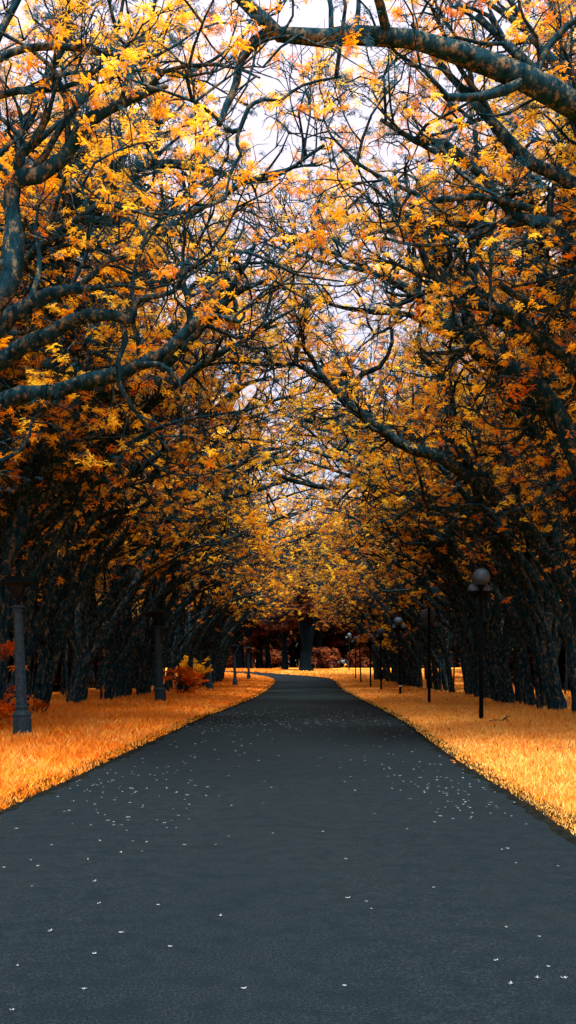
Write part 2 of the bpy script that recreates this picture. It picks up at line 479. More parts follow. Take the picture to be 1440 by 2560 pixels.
def build_trunk(T, parent, m):
    allV, allQ = [], []; off = 0
    g = T.rs
    for lvl in range(4):
        tb = [t for t in T.tubes if t[2] == lvl]
        if not tb: continue
        K = SIDES[lvl]; ang = np.arange(K) * 2 * np.pi / K
        Pn = np.concatenate([t[0] for t in tb]); Rn = np.concatenate([t[1] for t in tb])
        Tn = np.concatenate([np.gradient(t[0], axis=0) for t in tb]); Tn /= np.linalg.norm(Tn, axis=1)[:, None] + 1e-9
        ref = np.array([.25, .93, .27]); ref /= np.linalg.norm(ref)
        U = np.cross(Tn, ref); nu = np.linalg.norm(U, axis=1)[:, None]
        U = np.where(nu < .15, np.cross(Tn, np.array([1., 0, 0])), U); U /= np.linalg.norm(U, axis=1)[:, None] + 1e-9
        W = np.cross(Tn, U)
        rr = Rn[:, None] * (1 + (g.normal(0, .10 if lvl == 0 else .05, (len(Rn), K))))
        V = Pn[:, None, :] + rr[..., None] * (U[:, None, :] * np.cos(ang)[None, :, None] + W[:, None, :] * np.sin(ang)[None, :, None])
        allV.append(V.reshape(-1, 3))
        st = 0
        for t in tb:
            n = len(t[0]); a = (np.arange(n - 1)[:, None] + st) * K
            k = np.arange(K)[None, :]; k2 = (k + 1) % K
            allQ.append(np.stack([a + k, a + k2, a + K + k2, a + K + k], -1).reshape(-1, 4) + off)
            st += n
        off += len(V) * K
    return mesh_quads('trunk', np.concatenate(allV), np.concatenate(allQ), m, parent)
def clump_templates(kind, seed, count=5):
    """unit leaf clumps: fronds with paired leaflets"""
    g = np.random.RandomState(seed); out = []
    for _ in range(count):
        tris = []
        nf, nl, wl = {'fine': (16, 4, .085), 'mid': (11, 3, .13), 'coarse': (9, 3, .17)}[kind]
        for f in range(nf):
            az = 2 * math.pi * (f + g.rand()) / nf; el = g.uniform(-.15, .9)
            L = g.uniform(.22, .52); d = np.array([math.cos(az) * math.cos(el), math.sin(az) * math.cos(el), math.sin(el)])
            side = unit(np.cross(d, [0, 0, 1])); p = np.array([0, 0, 0.]) + g.normal(0, 1, 3) * (.17, .17, .08); pts = [p.copy()]
            side = unit(side + g.normal(0, .25, 3))
            dd = d.copy()
            for i in range(nl):
                dd = unit(dd + np.array([0, 0, -.9 / nl])); p = p + dd * L / nl; pts.append(p.copy())
            for i in range(1, nl + 1):
                ll = L * ((.36 if kind != 'coarse' else .5) - .25 * abs(i / nl - .35)) * g.uniform(.8, 1.1)
                a = pts[i - 1]; b = pts[i - 1] * .4 + pts[i] * .6
                for s in (-1, 1):
                    tip = pts[i] + side * s * ll * .75 + dd * ll * .45 + np.array([0, 0, g.uniform(-.10, .03) * ll])
                    ww = unit(b - a) * wl * .5
                    mid = (a + b) / 2
                    if kind == 'fine':
                        m_ = (mid + tip) / 2 + np.array([0, 0, .02])
                        tris.append((mid - ww * .6, m_ - ww * .9, tip, m_ + ww * .9))
                    else:
                        m_ = mid * .45 + tip * .55 + np.array([0, 0, .03])
                        tris.append((mid - ww * .6, m_ - ww * 1.1, tip, m_ + ww * 1.1))
            # terminal leaflet
            tris.append((pts[-2] - side * wl * .5, pts[-2] + side * wl * .5, pts[-1] + dd * .06, pts[-1] + dd * .05))
        out.append(np.array(tris))      # (n,4,3)
    return out
TPL = {k: clump_templates(k, 31 + i) for i, k in enumerate(('fine', 'mid', 'coarse'))}
def build_crown(T, parent, kind, m, size, shade_slate=.47, hue=(.67, .17), coarse_z=None):
    g = T.rs; N = len(T.clumps); pos = np.array([c[0] for c in T.clumps]); sc = np.array([c[1] for c in T.clumps]) * size
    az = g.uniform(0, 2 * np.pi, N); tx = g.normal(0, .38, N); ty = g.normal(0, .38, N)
    isl = g.rand(N) < shade_slate  # clumps that get the painted shade tone, picked at random
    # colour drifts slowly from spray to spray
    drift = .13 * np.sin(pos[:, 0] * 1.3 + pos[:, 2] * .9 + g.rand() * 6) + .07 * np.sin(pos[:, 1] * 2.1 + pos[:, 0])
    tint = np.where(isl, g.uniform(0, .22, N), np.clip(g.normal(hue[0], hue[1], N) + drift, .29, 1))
    Vs, ts = [], []
    which = g.randint(0, 5, N)
    for w in range(5):
        k = np.where(which == w)[0]
        if not len(k): continue
        tp = TPL[kind][w]; nq = len(tp); v = tp.reshape(-1, 3)
        ca, sa = np.cos(az[k]), np.sin(az[k]); cx, sx_ = np.cos(tx[k]), np.sin(tx[k]); cy, sy_ = np.cos(ty[k]), np.sin(ty[k])
        Rz = np.zeros((len(k), 3, 3)); Rz[:, 0, 0] = ca; Rz[:, 0, 1] = -sa; Rz[:, 1, 0] = sa; Rz[:, 1, 1] = ca; Rz[:, 2, 2] = 1
        Rx = np.zeros_like(Rz); Rx[:, 0, 0] = 1; Rx[:, 1, 1] = cx; Rx[:, 1, 2] = -sx_; Rx[:, 2, 1] = sx_; Rx[:, 2, 2] = cx
        Ry = np.zeros_like(Rz); Ry[:, 1, 1] = 1; Ry[:, 0, 0] = cy; Ry[:, 0, 2] = sy_; Ry[:, 2, 0] = -sy_; Ry[:, 2, 2] = cy
        M = Rx @ Ry @ Rz
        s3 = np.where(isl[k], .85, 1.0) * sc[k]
        X = np.einsum('nij,vj->nvi', M, v) * s3[:, None, None] + pos[k][:, None, :]
        Vs.append(X.reshape(-1, 3))
        tt = np.repeat(tint[k], nq) + g.normal(0, .05, len(k) * nq)
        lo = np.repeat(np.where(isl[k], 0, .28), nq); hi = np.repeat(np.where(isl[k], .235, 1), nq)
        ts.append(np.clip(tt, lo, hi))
    V = np.concatenate(Vs); t = np.concatenate(ts); n = len(V) // 4
    return mesh_np('crown', V, np.arange(n * 4), np.arange(n) * 4, np.full(n, 4), m, parent, tint=t, smooth=False)

def cut_av(p, lvl):
    # sparse below the arch, and open towards the middle of the road
    low = 1 - sstep(3.8, 6.6, p[2]); mid = sstep(7.6, 8.8, -p[0])
    return max(low * (.97 if lvl == 4 else .55), mid * (.97 if lvl == 4 else .85 if lvl > 1 else .8))
PRM = dict(dens=[2.2, 3.0, 4.2], up=.07, leafy=.66, cut=cut_av)
def cut_far(p, lvl):
    low = 1 - sstep(3.8, 6.8, p[2]); mid = sstep(8.6, 10.8, -p[0])
    return max(low * (.95 if lvl == 4 else .5), mid)
PRMF = dict(dens=[2.1, 2.7, 3.5], up=.07, leafy=.72, cut=cut_far)
def avenue_variant(seed, fine):
    """one tree of the avenue: base at the origin, leaning towards -x over the road"""
    T = Tree(seed); g = T.rs; prm = PRM if fine else PRMF
    r0 = g.uniform(.12, .21)
    k = g.uniform(.9, 1.1)
    fork = g.uniform(1.3, 2.8)
    lx = g.uniform(.15, .55)
    jy = lambda a: g.normal(0, a)
    # flared foot, leaning bole
    T.tubes.append((catmull(np.array([(0, 0, -.3), (-.02, 0, .25), (-lx * .5, 0, fork * .55), (-lx, 0, fork + .1)]), .3), None, 0))
    n = len(T.tubes[-1][0]); T.tubes[-1] = (T.tubes[-1][0], r0 * np.interp(np.arange(n), [0, 2, n], [1.35, 1.05, .92]), 0)
    f0 = (-lx, 0, fork)
    y1, y2, y3 = jy(1.2), jy(1.4), jy(1.4)
    # limb sweeping over the road
    stem(T, [(*f0, r0 * .85), (-lx - 1.0, y1 * .2, fork + 2.1, r0 * .75), (-2.5 * k, y1 * .5, 5.9, r0 * .70), (-4.4 * k, y1 * .8, 7.9 * k, r0 * .56),
             (-5.9 * k, y1, 8.9 * k, r0 * .38), ((-7.2 if fine else -8.3) * k, y1 * 1.2, 9.5 * k, r0 * .12)], prm, .22, .28)
    # limb rising at a slant
    stem(T, [(*f0, r0 * .7), (-lx - .3, y2 * .3, fork + 2.4, r0 * .6), (-1.5, y2 * .7, 7.2, r0 * .48), (-2.6, y2, 10.2, r0 * .32), (-3.3, y2 * 1.2, 12.9 * k, r0 * .13)], prm, .25, .35)
    # limb leaning outward / upward
    stem(T, [(*f0, r0 * .6), (.2, y3 * .4, fork + 2.6, r0 * .5), (.6, y3, 7.6, r0 * .38), (.9, y3 * 1.2, 11.0 * k, r0 * .2), (1.0, y3 * 1.2, 13.2 * k, r0 * .1)], prm, .3, .42)
    # low slanting limb
    if g.rand() < .75:
        z = g.uniform(2.6, 4.0)
        stem(T, [(-lx - .4, 0, z, r0 * .4), (-2.2, jy(.9), z + 1.5, r0 * .3), (-4.0, jy(1.4), z + 2.6, r0 * .2), (-5.6, jy(1.6), z + 3.2, r0 * .08)], prm, .25, .35)
    # thinner side stems from the same root
    for q in range(g.randint(1, 4)):
        a = g.uniform(0, 6.28); x, y = math.cos(a) * .45, math.sin(a) * .6; ln = g.uniform(-1.6, .3); hh = g.uniform(5, 9)
        rr = g.uniform(.035, .085)
        stem(T, [(x, y, -.2, rr * 1.2), (x + ln * .2, y * 1.2, hh * .35, rr), (x + ln * .7, y * 1.6 + jy(.3), hh * .7, rr * .7), (x + ln * 1.4, y * 1.8 + jy(.5), hh, rr * .25)], prm, .1, .35)
    e = empty('leaning_tree', (0, 0, 0))
    build_trunk(T, e, M_BARK)
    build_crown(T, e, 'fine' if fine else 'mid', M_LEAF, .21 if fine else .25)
    return e

NEAR = [avenue_variant(100 + i, True) for i in range(3)]
MID = [avenue_variant(200 + i, False) for i in range(8)]
used = set()
def place(proto, loc, rz, sc, label, group=None):
    if proto.name in used: o = copy_tree(proto)
    else: o = proto; used.add(proto.name)
    o.location = loc; o.rotation_euler = (0, 0, rz); o.scale = (sc, sc, sc * 1.0)
    for k in ('label', 'group', 'category'):
        if k in o: del o[k]
    tag(o, label, 'tree', group)
    return o
g = np.random.RandomState(77)
def row_x(side, d):
    if side > 0: return np.interp(d, [10, 34, 55, 95, 110], [7.6, 9.0, 9.6, 8.8, 9.0])
    return np.interp(d, [10, 30, 50, 66, 97], [-7.8, -8.4, -7.3, -6.5, -6.3])
LAMP_D = {1: [28.5, 43.5, 56, 68, 76, 90, 102, 120], -1: [22.1, 44.5, 69, 81, 99]}
ORD = ['first', 'second', 'third', 'fourth', 'fifth', 'sixth', 'seventh', 'eighth']
def tree_label(side, d, k):
    nm = 'globe lamp' if side > 0 else 'iron lamp post'
    sd = 'right' if side > 0 else 'left'
    Ls = LAMP_D[side]
    j = sum(1 for q in Ls if q < d)
    look = ['mossy leaning', 'forked dark', 'lichen-flecked bent', 'slender curving', 'stout forked', 'crooked leaning', 'rough-barked arching'][k % 7]
    if j == 0: return f'{look} tree on the {sd} verge, nearer the camera than the first {nm}'
    if j >= len(Ls): return f'{look} tree at the far end of the {sd} row of trees'
    return f'{look} tree in the {sd} row, between the {ORD[j-1]} and {ORD[j]} {nm}'
seen = {}
def put(side, row, d, x, i):
    fine = d < 31
    pr = (NEAR if fine else MID)[g.randint(0, 3 if fine else 8)]
    rz = (0 if side > 0 else math.pi) + g.normal(0, .28)
    sc = g.uniform(.93, 1.08)
    loc = (x, d, float(gz(d)) - .02)
    if row == 0:
        lab = tree_label(side, d, i)
        n = seen.get(lab, 0); seen[lab] = n + 1
        grp = 'trees arching over the road from the %s row' % ('right' if side > 0 else 'left')
    else:
        lab = 'dark tree crowded in the shade %s behind the %s front row' % ('just' if row == 1 else 'deep', 'right' if side > 0 else 'left')
        grp = 'trees %s behind the %s front row' % ('just' if row == 1 else 'deep', 'right' if side > 0 else 'left')
    place(pr, loc, rz, sc, lab, grp)
for side in (-1, 1):
    d = 33.5 if side > 0 else 31; i = 0
    end = 104 if side > 0 else 97
    while d < end:
        put(side, 0, d, row_x(side, d) + g.normal(0, .25), i); i += 1
        d += g.uniform(1.9, 2.9)
    for row, off, d0, st in ((1, 3.8, 26, 4.2), (2, 8.0, 34, 6.5)):
        d = d0
        while d < end + 2:
            put(side, row, d, row_x(side, d) + side * (off + g.normal(0, .6)), i); i += 1
            d += g.uniform(st * .8, st * 1.2)

for x, d, lab in ((-7.4, 26.2, 'full-crowned tree between the two nearest iron lamp posts, close to the pale twisted limbs'), 
                   (-10.8, 31, 'full-crowned tree just outside the start of the left row'), (8.8, 31.6, 'upright tree just behind the root of the long dark limb on the right'), (-9.4, 20.6, 'upright tree behind the level elbow limb on the left'),
                  (11.4, 19.5, 'dense tree filling the top right corner behind the thick top limb'), (12.2, 25.5, 'dense tree behind the slender upright stems on the right'),
                  (-11.5, 25.0, 'dense tree behind the left-edge trunk that slants up')):
    place(NEAR[g.randint(0, 3)], (x, d, 0), (0 if x > 0 else math.pi) + g.normal(0, .3), 1.08, lab)
for x, d, sc, lab in ((-8.2, 24.3, 1.22, 'tall tree whose crown fills the left side above the level elbow limb'), (-10.8, 21.4, 1.25, 'tall tree outside the left edge, its crown behind the kinked trunk'),
                      (10.2, 23.0, 1.28, 'tall tree outside the right edge, its crown behind the brown turning limb'), (13.0, 19.0, 1.2, 'tall tree far out on the right with its crown above the thick top limb'),
                      (9.0, 34.6, 1.3, 'tallest tree at the start of the right row, behind the long dark limb'), (-8.9, 33.2, 1.3, 'tallest tree at the start of the left row, near the second iron lamp post')):
    place(NEAR[g.randint(0, 3)], (x, d, float(gz(d))), (0 if x > 0 else math.pi) + g.normal(0, .2), sc, lab)
# ---- individually shaped trees close to the camera
def hero(label, stems, seed, prm=None, kind='fine', size=.20, shade_slate=.46, group=None, hue=(.66, .17), bark=None, lowz=3.8):
    T = Tree(seed); prm = dict(prm or PRM); prm['rcap'] = .062
    base = None
    for s in stems:
        pts = s['w'] if 'w' in s else [(*P(a, b, c), r) for a, b, c, r in s['p']]
        if base is None: base = np.array(pts[0][:3])
        pts = [(p[0] - base[0], p[1] - base[1], p[2] - base[2], p[3] * .98) for p in pts]
        bx, by = base[0], base[1]
        def cut(p, lvl, bx=bx, by=by):
            X = p[0] + bx; Y = p[1] + by
            low = 1 - sstep(lowz, lowz + 2.6, p[2]); c = -.1 - .035 * max(0, Y - 14)
            mid = 1 - sstep(.15, 1.05, abs(X - c))
            return max(low * (.97 if lvl == 4 else .5), mid * ((.6 if lvl == 4 else .15) if Y < 18 else (.2 if lvl == 4 else .03)))
        prm['cut'] = cut
        stem(T, pts, prm, s.get('j', .04), s.get('start', .12), s.get('dens'))
    e = empty('leaning_tree', tuple(base))
    build_trunk(T, e, bark or M_BARK)
    build_crown(T, e, kind, M_LEAF, size, shade_slate, hue)
    tag(e, label, 'tree', group)
    return e
def G(x, y, r, dz=-.2): return (x, y, float(gz(y)) + dz, r)
def W(a, b, c, r): return (*P(a, b, c), r)
LO = [1.4, 2.6, 3.2]        # sparse on the bold limb
MDN = [1.7, 2.4, 3.2]

hero('tree whose thick lichen-crusted limb bends across the top of the road', [
    dict(w=[G(7.3, 14.6, .30), (7.2, 14.6, 3, .26), (6.6, 14.4, 6.3, .22), W(1600, 420, 14, .19), W(1440, 268, 13.5, .17), W(1330, 203, 13.2, .155), W(1200, 152, 13, .14), W(1080, 116, 12.8, .125), W(950, 97, 12.5, .115), W(820, 90, 12.3, .105),
            W(700, 78, 12.2, .085), W(655, 40, 12.1, .075), W(605, -5, 12, .065), W(540, -90, 12, .05)], j=0, start=.45, dens=[.5, 2.0, 3.0]),
    dict(p=[(690, 76, 12.2, .055), (640, 103, 12.2, .05), (600, 160, 12.2, .047), (592, 205, 12.1, .043), (568, 265, 12.1, .04), (546, 312, 12, .038)], j=0, dens=[1.1, 2.0, 2.6]),
    dict(p=[(560, 318, 12, .03), (600, 322, 12, .028), (622, 268, 12, .025), (660, 248, 12, .022), (700, 250, 12, .02), (755, 212, 12.1, .018), (850, 192, 12.2, .013)], j=0, dens=[1.0, 2, 2.5]),
    dict(p=[(600, 320, 12, .022), (590, 360, 12, .02), (600, 385, 12, .018), (572, 440, 12, .016), (562, 500, 12, .012)], j=0, dens=[1, 2, 2.5]),
    dict(p=[(1300, 208, 13.1, .07), (1215, 240, 13, .055), (1118, 242, 12.8, .042)], j=0, dens=[.3, 1, 2]),
    dict(p=[(830, 85, 12.3, .04), (830, 20, 12.4, .035), (815, -60, 12.5, .03)], j=0, dens=[.9, 2, 3]),
    dict(p=[(890, 80, 12.4, .032), (895, 20, 12.6, .028), (900, -60, 12.8, .02)], j=0, dens=[1.2, 2, 3]),
    dict(w=[(6.9, 14.5, 5, .16), (5.6, 15.5, 8.5, .13), (4.4, 16.5, 10.5, .10), (3.2, 17.5, 12.5, .05)], start=.4),
], 301)
hero('right-hand tree whose brown limb turns straight upward at mid height', [
    dict(w=[G(7.6, 21.5, .30), (7.4, 21.5, 3.2, .27), W(1500, 1270, 21.5, .24), W(1440, 1130, 21.5, .22), W(1400, 1050, 21.5, .21), W(1350, 972, 21.5, .20), W(1270, 912, 21.5, .18), W(1195, 880, 21.4, .16),
            W(1172, 800, 21.3, .14), W(1180, 700, 21.3, .125), W(1196, 600, 21.4, .11), W(1200, 480, 21.5, .08), W(1190, 330, 21.5, .04)], j=0, start=.35, dens=MDN),
    dict(w=[W(1480, 1050, 20, .17), W(1440, 920, 20, .13), W(1350, 850, 19.8, .115), W(1295, 795, 19.6, .10), W(1235, 768, 19.5, .095), W(1145, 755, 19.4, .085), W(1085, 700, 19.3, .07), W(1055, 640, 19.3, .06), W(1030, 540, 19.3, .04), W(1010, 430, 19.3, .02)], j=0, start=.15, dens=MDN),
    dict(p=[(1330, 845, 19.8, .09), (1400, 800, 19.5, .08), (1340, 760, 19.3, .075), (1290, 735, 19.2, .065), (1240, 700, 19, .05), (1200, 660, 19, .03)], j=0, dens=MDN),
    dict(p=[(1440, 900, 22, .12), (1425, 650, 22, .10), (1405, 480, 22, .08), (1395, 300, 22, .05), (1385, 150, 22, .03)], dens=MDN),
], 302)
hero('right-hand tree with a long dark limb sweeping left to the sky gap', [
    dict(w=[G(8.9, 30, .27), W(1470, 1600, 30, .24), W(1410, 1460, 30, .22), W(1340, 1350, 29.5, .21), W(1290, 1290, 29, .19), W(1200, 1215, 28.5, .18), W(1110, 1145, 28, .165), W(1030, 1120, 28, .155), W(960, 1078, 28, .15), W(900, 1030, 28, .14),
            W(852, 992, 28, .125), W(805, 945, 28, .09), W(775, 890, 28, .07), W(745, 850, 28, .04)], j=0, start=.3, dens=[1.2, 2.2, 3.0]),
    dict(p=[(858, 1000, 28, .085), (905, 940, 28, .08), (950, 915, 28, .07), (980, 855, 28, .055), (975, 800, 28, .04), (990, 740, 28, .03)], j=0, dens=LO),
    dict(p=[(1300, 1290, 29, .15), (1235, 1268, 29, .14), (1180, 1262, 29, .12), (1115, 1278, 29, .09), (1040, 1258, 29, .05)], j=0, dens=LO),
    dict(p=[(1230, 1215, 28.5, .14), (1165, 1150, 28.4, .125), (1135, 1080, 28.2, .115), (1135, 1000, 28, .10), (1100, 930, 28, .08), (1050, 890, 28, .065), (1045, 840, 28, .05), (1058, 780, 28, .04)], j=0, dens=[1.2, 2.2, 3]),
    dict(p=[(805, 945, 28, .06), (740, 912, 28, .045), (690, 915, 28, .04), (630, 910, 28, .035), (600, 880, 28, .02), (590, 830, 28, .014)], j=0, dens=[1.6, 2.2, 2.2]),
    dict(p=[(1380, 1440, 30, .15), (1400, 1250, 30, .13), (1390, 1050, 30, .10), (1370, 800, 30, .08), (1340, 600, 30, .05)], j=.2, start=.3, dens=MDN),
], 303)
hero('right-hand tree whose wavy limb runs level over the far road', [
    dict(w=[G(9.4, 42, .26), W(1290, 1600, 42, .22), W(1230, 1420, 42, .19), W(1150, 1310, 42, .17), W(1060, 1240, 42, .15), W(950, 1205, 42, .12), W(880, 1215, 42, .105), W(800, 1212, 42, .10), W(725, 1200, 42, .09),
            W(680, 1180, 42, .08), W(640, 1160, 42, .07), W(600, 1120, 42, .06), W(585, 1060, 42, .04), W(570, 1010, 42, .02)], j=0, start=.35, dens=[1.0, 1.8, 2.4]),
    dict(p=[(1150, 1310, 42, .14), (1080, 1160, 42, .12), (1000, 1050, 42, .09), (930, 960, 42, .06), (890, 880, 42, .03)], start=.2, dens=MDN),
], 304, kind='mid', size=.25)
hero('right-hand tree rising behind the thick top limb', [
    dict(w=[G(7.2, 17.5, .28), (7.0, 17.5, 4, .24), (6.2, 17.5, 8, .2), W(1440, 480, 18, .14), W(1330, 400, 18, .12), W(1250, 330, 18, .1), W(1180, 250, 18, .07), W(1090, 160, 18, .05), W(1030, 60, 18, .03)], start=.4, dens=MDN),
    dict(p=[(1400, 560, 18, .10), (1300, 520, 18, .09), (1210, 440, 17.8, .08), (1130, 370, 17.6, .07), (1040, 340, 17.4, .05), (950, 300, 17.3, .03)], j=.05, dens=MDN),
    dict(p=[(1320, 520, 18, .07), (1200, 490, 17.6, .06), (1100, 490, 17.4, .05), (1040, 480, 17.3, .04), (950, 440, 17.2, .03), (880, 400, 17, .02)], j=.04, dens=MDN),
    dict(p=[(1440, 620, 19, .10), (1380, 560, 19, .09), (1330, 540, 19, .08), (1240, 570, 19, .06), (1160, 560, 19, .05), (1040, 550, 19, .04), (950, 585, 19, .02)], j=.03, dens=MDN),
    dict(w=[(7, 17.5, 7, .15), (6.2, 18.5, 10.5, .12), (5, 19.5, 13, .08), (3.6, 20, 14.5, .04)], start=.2, dens=MDN),
], 305)
hero('right-hand tree with slender upright stems behind the brown limb', [
    dict(w=[G(8.4, 26, .27), (8.2, 26, 4, .22), (7.6, 26, 8, .17), (6.6, 26, 11, .12), (5.8, 26, 14.2, .05)], start=.35, dens=MDN),
    dict(w=[(8.0, 26, 4.5, .15), (6.5, 26.5, 7.5, .12), (4.6, 26.5, 10, .09), (2.6, 26.6, 11.4, .06), (.8, 26.6, 12.3, .04), (-.9, 26.8, 12.6, .02)], start=.25, dens=MDN),
    dict(w=[(8.2, 26, 5.5, .13), (8.4, 25, 9, .10), (7.2, 24.4, 12, .07), (6.6, 24, 14, .03)], start=.25, dens=MDN),
], 306)

hero('right-hand tree with golden sprays drooping low between the mid-distance lamps', [
    dict(w=[G(9.3, 76, .22), W(1055, 1620, 76, .19), W(1040, 1530, 76, .16), W(1010, 1460, 76, .13), W(960, 1400, 76, .09), W(900, 1360, 76, .04)], start=.2, dens=[1.6, 2.4, 3]),
    dict(p=[(1050, 1590, 76, .12), (1020, 1540, 75, .10), (990, 1520, 74, .07), (960, 1530, 73.5, .04), (945, 1550, 73, .02)], start=.2, dens=[2.2, 2.6, 3]),
    dict(p=[(1050, 1600, 76, .10), (1060, 1540, 74, .08), (1075, 1500, 72, .06), (1060, 1470, 71, .03)], start=.2, dens=[2.2, 2.6, 3]),
    dict(p=[(1048, 1610, 76, .08), (1015, 1590, 74.5, .06), (1000, 1585, 73.5, .04), (985, 1600, 73, .02)], start=.2, dens=[2.2, 2.6, 3]),
], 308, kind='mid', size=.28, lowz=.8, shade_slate=.2)
hero('left-hand tree whose long level limb ends in a crooked elbow against the sky', [
    dict(w=[G(-6.6, 18.6, .29), (-6.4, 18.6, 3, .25), W(-140, 1180, 18.5, .20), W(-60, 1055, 18.4, .18), W(0, 1008, 18.3, .165), W(60, 980, 18.2, .155), W(140, 972, 18.1, .145), W(220, 947, 18, .135), W(300, 936, 17.9, .125), W(380, 897, 17.8, .115),
            W(440, 855, 17.7, .10), W(478, 815, 17.7, .085), W(505, 793, 17.7, .07), W(550, 790, 17.7, .055), W(600, 803, 17.7, .035), W(612, 780, 17.7, .02)], j=0, start=.42, dens=[1.0, 2.0, 2.8]),
    dict(p=[(485, 812, 17.7, .05), (468, 770, 17.7, .045), (478, 715, 17.7, .04), (520, 690, 17.7, .03), (545, 640, 17.7, .02)], j=0, dens=LO),
    dict(p=[(340, 915, 17.8, .06), (400, 915, 17.7, .05), (440, 945, 17.7, .035), (450, 965, 17.7, .02)], j=0, dens=[.6, 1, 2]),
    dict(w=[(-6.3, 18.5, 4, .17), (-5.8, 18.8, 8, .14), (-5.0, 19, 11, .10), (-4.0, 19.5, 13.6, .04)], start=.3, dens=MDN),
], 311)
hero('left-hand tree with two parallel limbs slanting up to hooked tips', [
    dict(w=[G(-6.2, 16.4, .27), (-6.0, 16.4, 3.5, .22), W(-120, 1010, 16.3, .17), W(-40, 935, 16.2, .145), W(10, 898, 16.2, .13), W(60, 862, 16.1, .12), W(120, 835, 16.1, .115), W(190, 797, 16, .10), W(250, 787, 16, .09), W(300, 789, 16, .08), W(326, 802, 16, .07),
            W(337, 762, 16, .06), W(370, 742, 16, .05), W(430, 730, 16, .04), W(470, 690, 16, .02)], j=0, start=.42, dens=[1.2, 2.0, 2.8]),
    dict(p=[(-80, 900, 15.6, .16), (0, 812, 15.6, .15), (45, 775, 15.6, .13), (110, 742, 15.6, .10), (170, 722, 15.6, .08), (240, 718, 15.6, .04)], j=0, dens=LO),
    dict(p=[(180, 720, 15.6, .06), (230, 690, 15.6, .05), (270, 655, 15.6, .04), (340, 630, 15.7, .03), (400, 560, 15.8, .015)], j=0, dens=MDN),
    dict(w=[(-5.9, 16.4, 5, .15), (-5.4, 17, 8, .12), (-5.2, 17.2, 11, .09), (-4.4, 17.6, 13.2, .04)], start=.3, dens=MDN),
], 312)
hero('left-hand tree whose upright black trunk kinks right below the top corner', [
    dict(w=[G(-5.4, 14.9, .25), (-5.2, 14.9, 3.2, .21), W(-60, 850, 14.8, .17), W(15, 730, 14.7, .15), (*P(36, 620, 14.7), .14), W(27, 510, 14.7, .13), W(42, 455, 14.7, .12), W(95, 440, 14.6, .11), W(150, 400, 14.6, .10), W(205, 318, 14.5, .09), W(275, 268, 14.5, .075),
            W(345, 240, 14.5, .06), W(420, 215, 14.5, .03)], j=0, start=.42, dens=[1.3, 2.2, 3]),
    dict(p=[(30, 500, 14.7, .07), (58, 385, 14.8, .055), (50, 340, 14.8, .045), (0, 290, 14.8, .035), (-60, 260, 14.8, .02)], j=0, dens=MDN),
    dict(p=[(58, 385, 14.8, .05), (110, 340, 14.9, .04), (160, 295, 15, .025), (230, 215, 15, .015)], j=0, dens=MDN),
    dict(p=[(-60, 200, 14, .06), (0, 152, 14, .055), (60, 125, 14, .05), (150, 120, 14, .045), (240, 132, 14, .035), (330, 150, 14, .025), (430, 190, 14, .012)], j=0, dens=MDN),
    dict(p=[(-60, 260, 14.2, .05), (50, 225, 14.2, .045), (150, 222, 14.2, .035), (250, 170, 14.2, .025), (300, 60, 14.3, .015)], j=0, dens=MDN),
], 313)
hero('left-hand tree whose trunk slants up from the left edge then branches level', [
    dict(w=[G(-8.4, 26, .28), W(-100, 1500, 26.5, .25), W(0, 1392, 27, .22), W(60, 1342, 27, .20), W(130, 1288, 27, .19), W(195, 1205, 27, .17), W(235, 1135, 27, .15), W(255, 1105, 27, .12), W(300, 1085, 27, .10), W(350, 1063, 27, .08), W(405, 1070, 27, .05), W(450, 1030, 27, .02)], j=0, start=.35, dens=[1.3, 2.1, 2.8]),
    dict(p=[(235, 1135, 27, .10), (240, 1050, 27, .09), (265, 980, 27, .07), (300, 900, 27, .05), (340, 780, 27, .03)], dens=MDN),
    dict(p=[(60, 1342, 27, .15), (80, 1200, 27.5, .13), (130, 1060, 28, .11), (160, 900, 28, .08), (200, 720, 28, .04)], dens=MDN),
], 314)
hero('left-hand tree sending a fine web of twigs across the upper sky gap', [
    dict(w=[G(-7.8, 19.8, .25), (-7.5, 19.8, 4, .2), (-6.0, 19.8, 8, .15), (-4.0, 19.8, 10.4, .11), (-2.2, 19.9, 11.2, .08), (-.6, 20, 11.0, .05), (.7, 20, 11.6, .03)], start=.35, dens=MDN),
    dict(w=[(-6.2, 19.8, 7.6, .11), (-4.3, 20.6, 9.0, .09), (-2.6, 20.9, 9.3, .07), (-1.1, 21, 9.9, .045), (.1, 21.2, 9.6, .02)], start=.2, dens=MDN),
], 321, prm=dict(PRM, leafy=.22))
hero('right-hand tree sending a fine web of twigs across the middle sky gap', [
    dict(w=[G(8.8, 28.2, .25), (8.4, 28.2, 4, .2), (6.6, 28.2, 8, .15), (4.6, 28.2, 10.6, .12), (2.8, 28, 12, .08), (1.0, 28, 12.4, .05), (-.8, 28, 13.0, .025)], start=.35, dens=MDN),
    dict(w=[(5.0, 28.2, 10.2, .10), (3.2, 27.4, 10.8, .08), (1.4, 27.2, 10.9, .05), (-.2, 27.2, 11.5, .03), (-1.2, 27, 11.2, .015)], start=.15, dens=MDN),
], 322, prm=dict(PRM, leafy=.22))
hero('left-hand tree rising into the upper crown beyond the kinked trunk', [
    dict(w=[G(-7.4, 22.5, .27), (-7.2, 22.5, 4, .22), (-6.4, 22.5, 8, .17), (-5.2, 22.5, 11.5, .11), (-4.2, 22.5, 14.6, .04)], start=.35, dens=MDN),
    dict(w=[(-7.0, 22.5, 4.5, .16), (-5.4, 22.7, 8, .13), (-3.9, 22.9, 10.2, .1), (-2.2, 23, 11.6, .06), (-.7, 23, 12.3, .04), (.7, 23.2, 12.8, .02)], start=.25, dens=MDN),
    dict(w=[(-6.6, 22.5, 7.5, .12), (-5.0, 21.6, 10, .09), (-3.7, 21.4, 12, .06), (-2.9, 21.2, 13.6, .02)], start=.2, dens=MDN),
], 315)
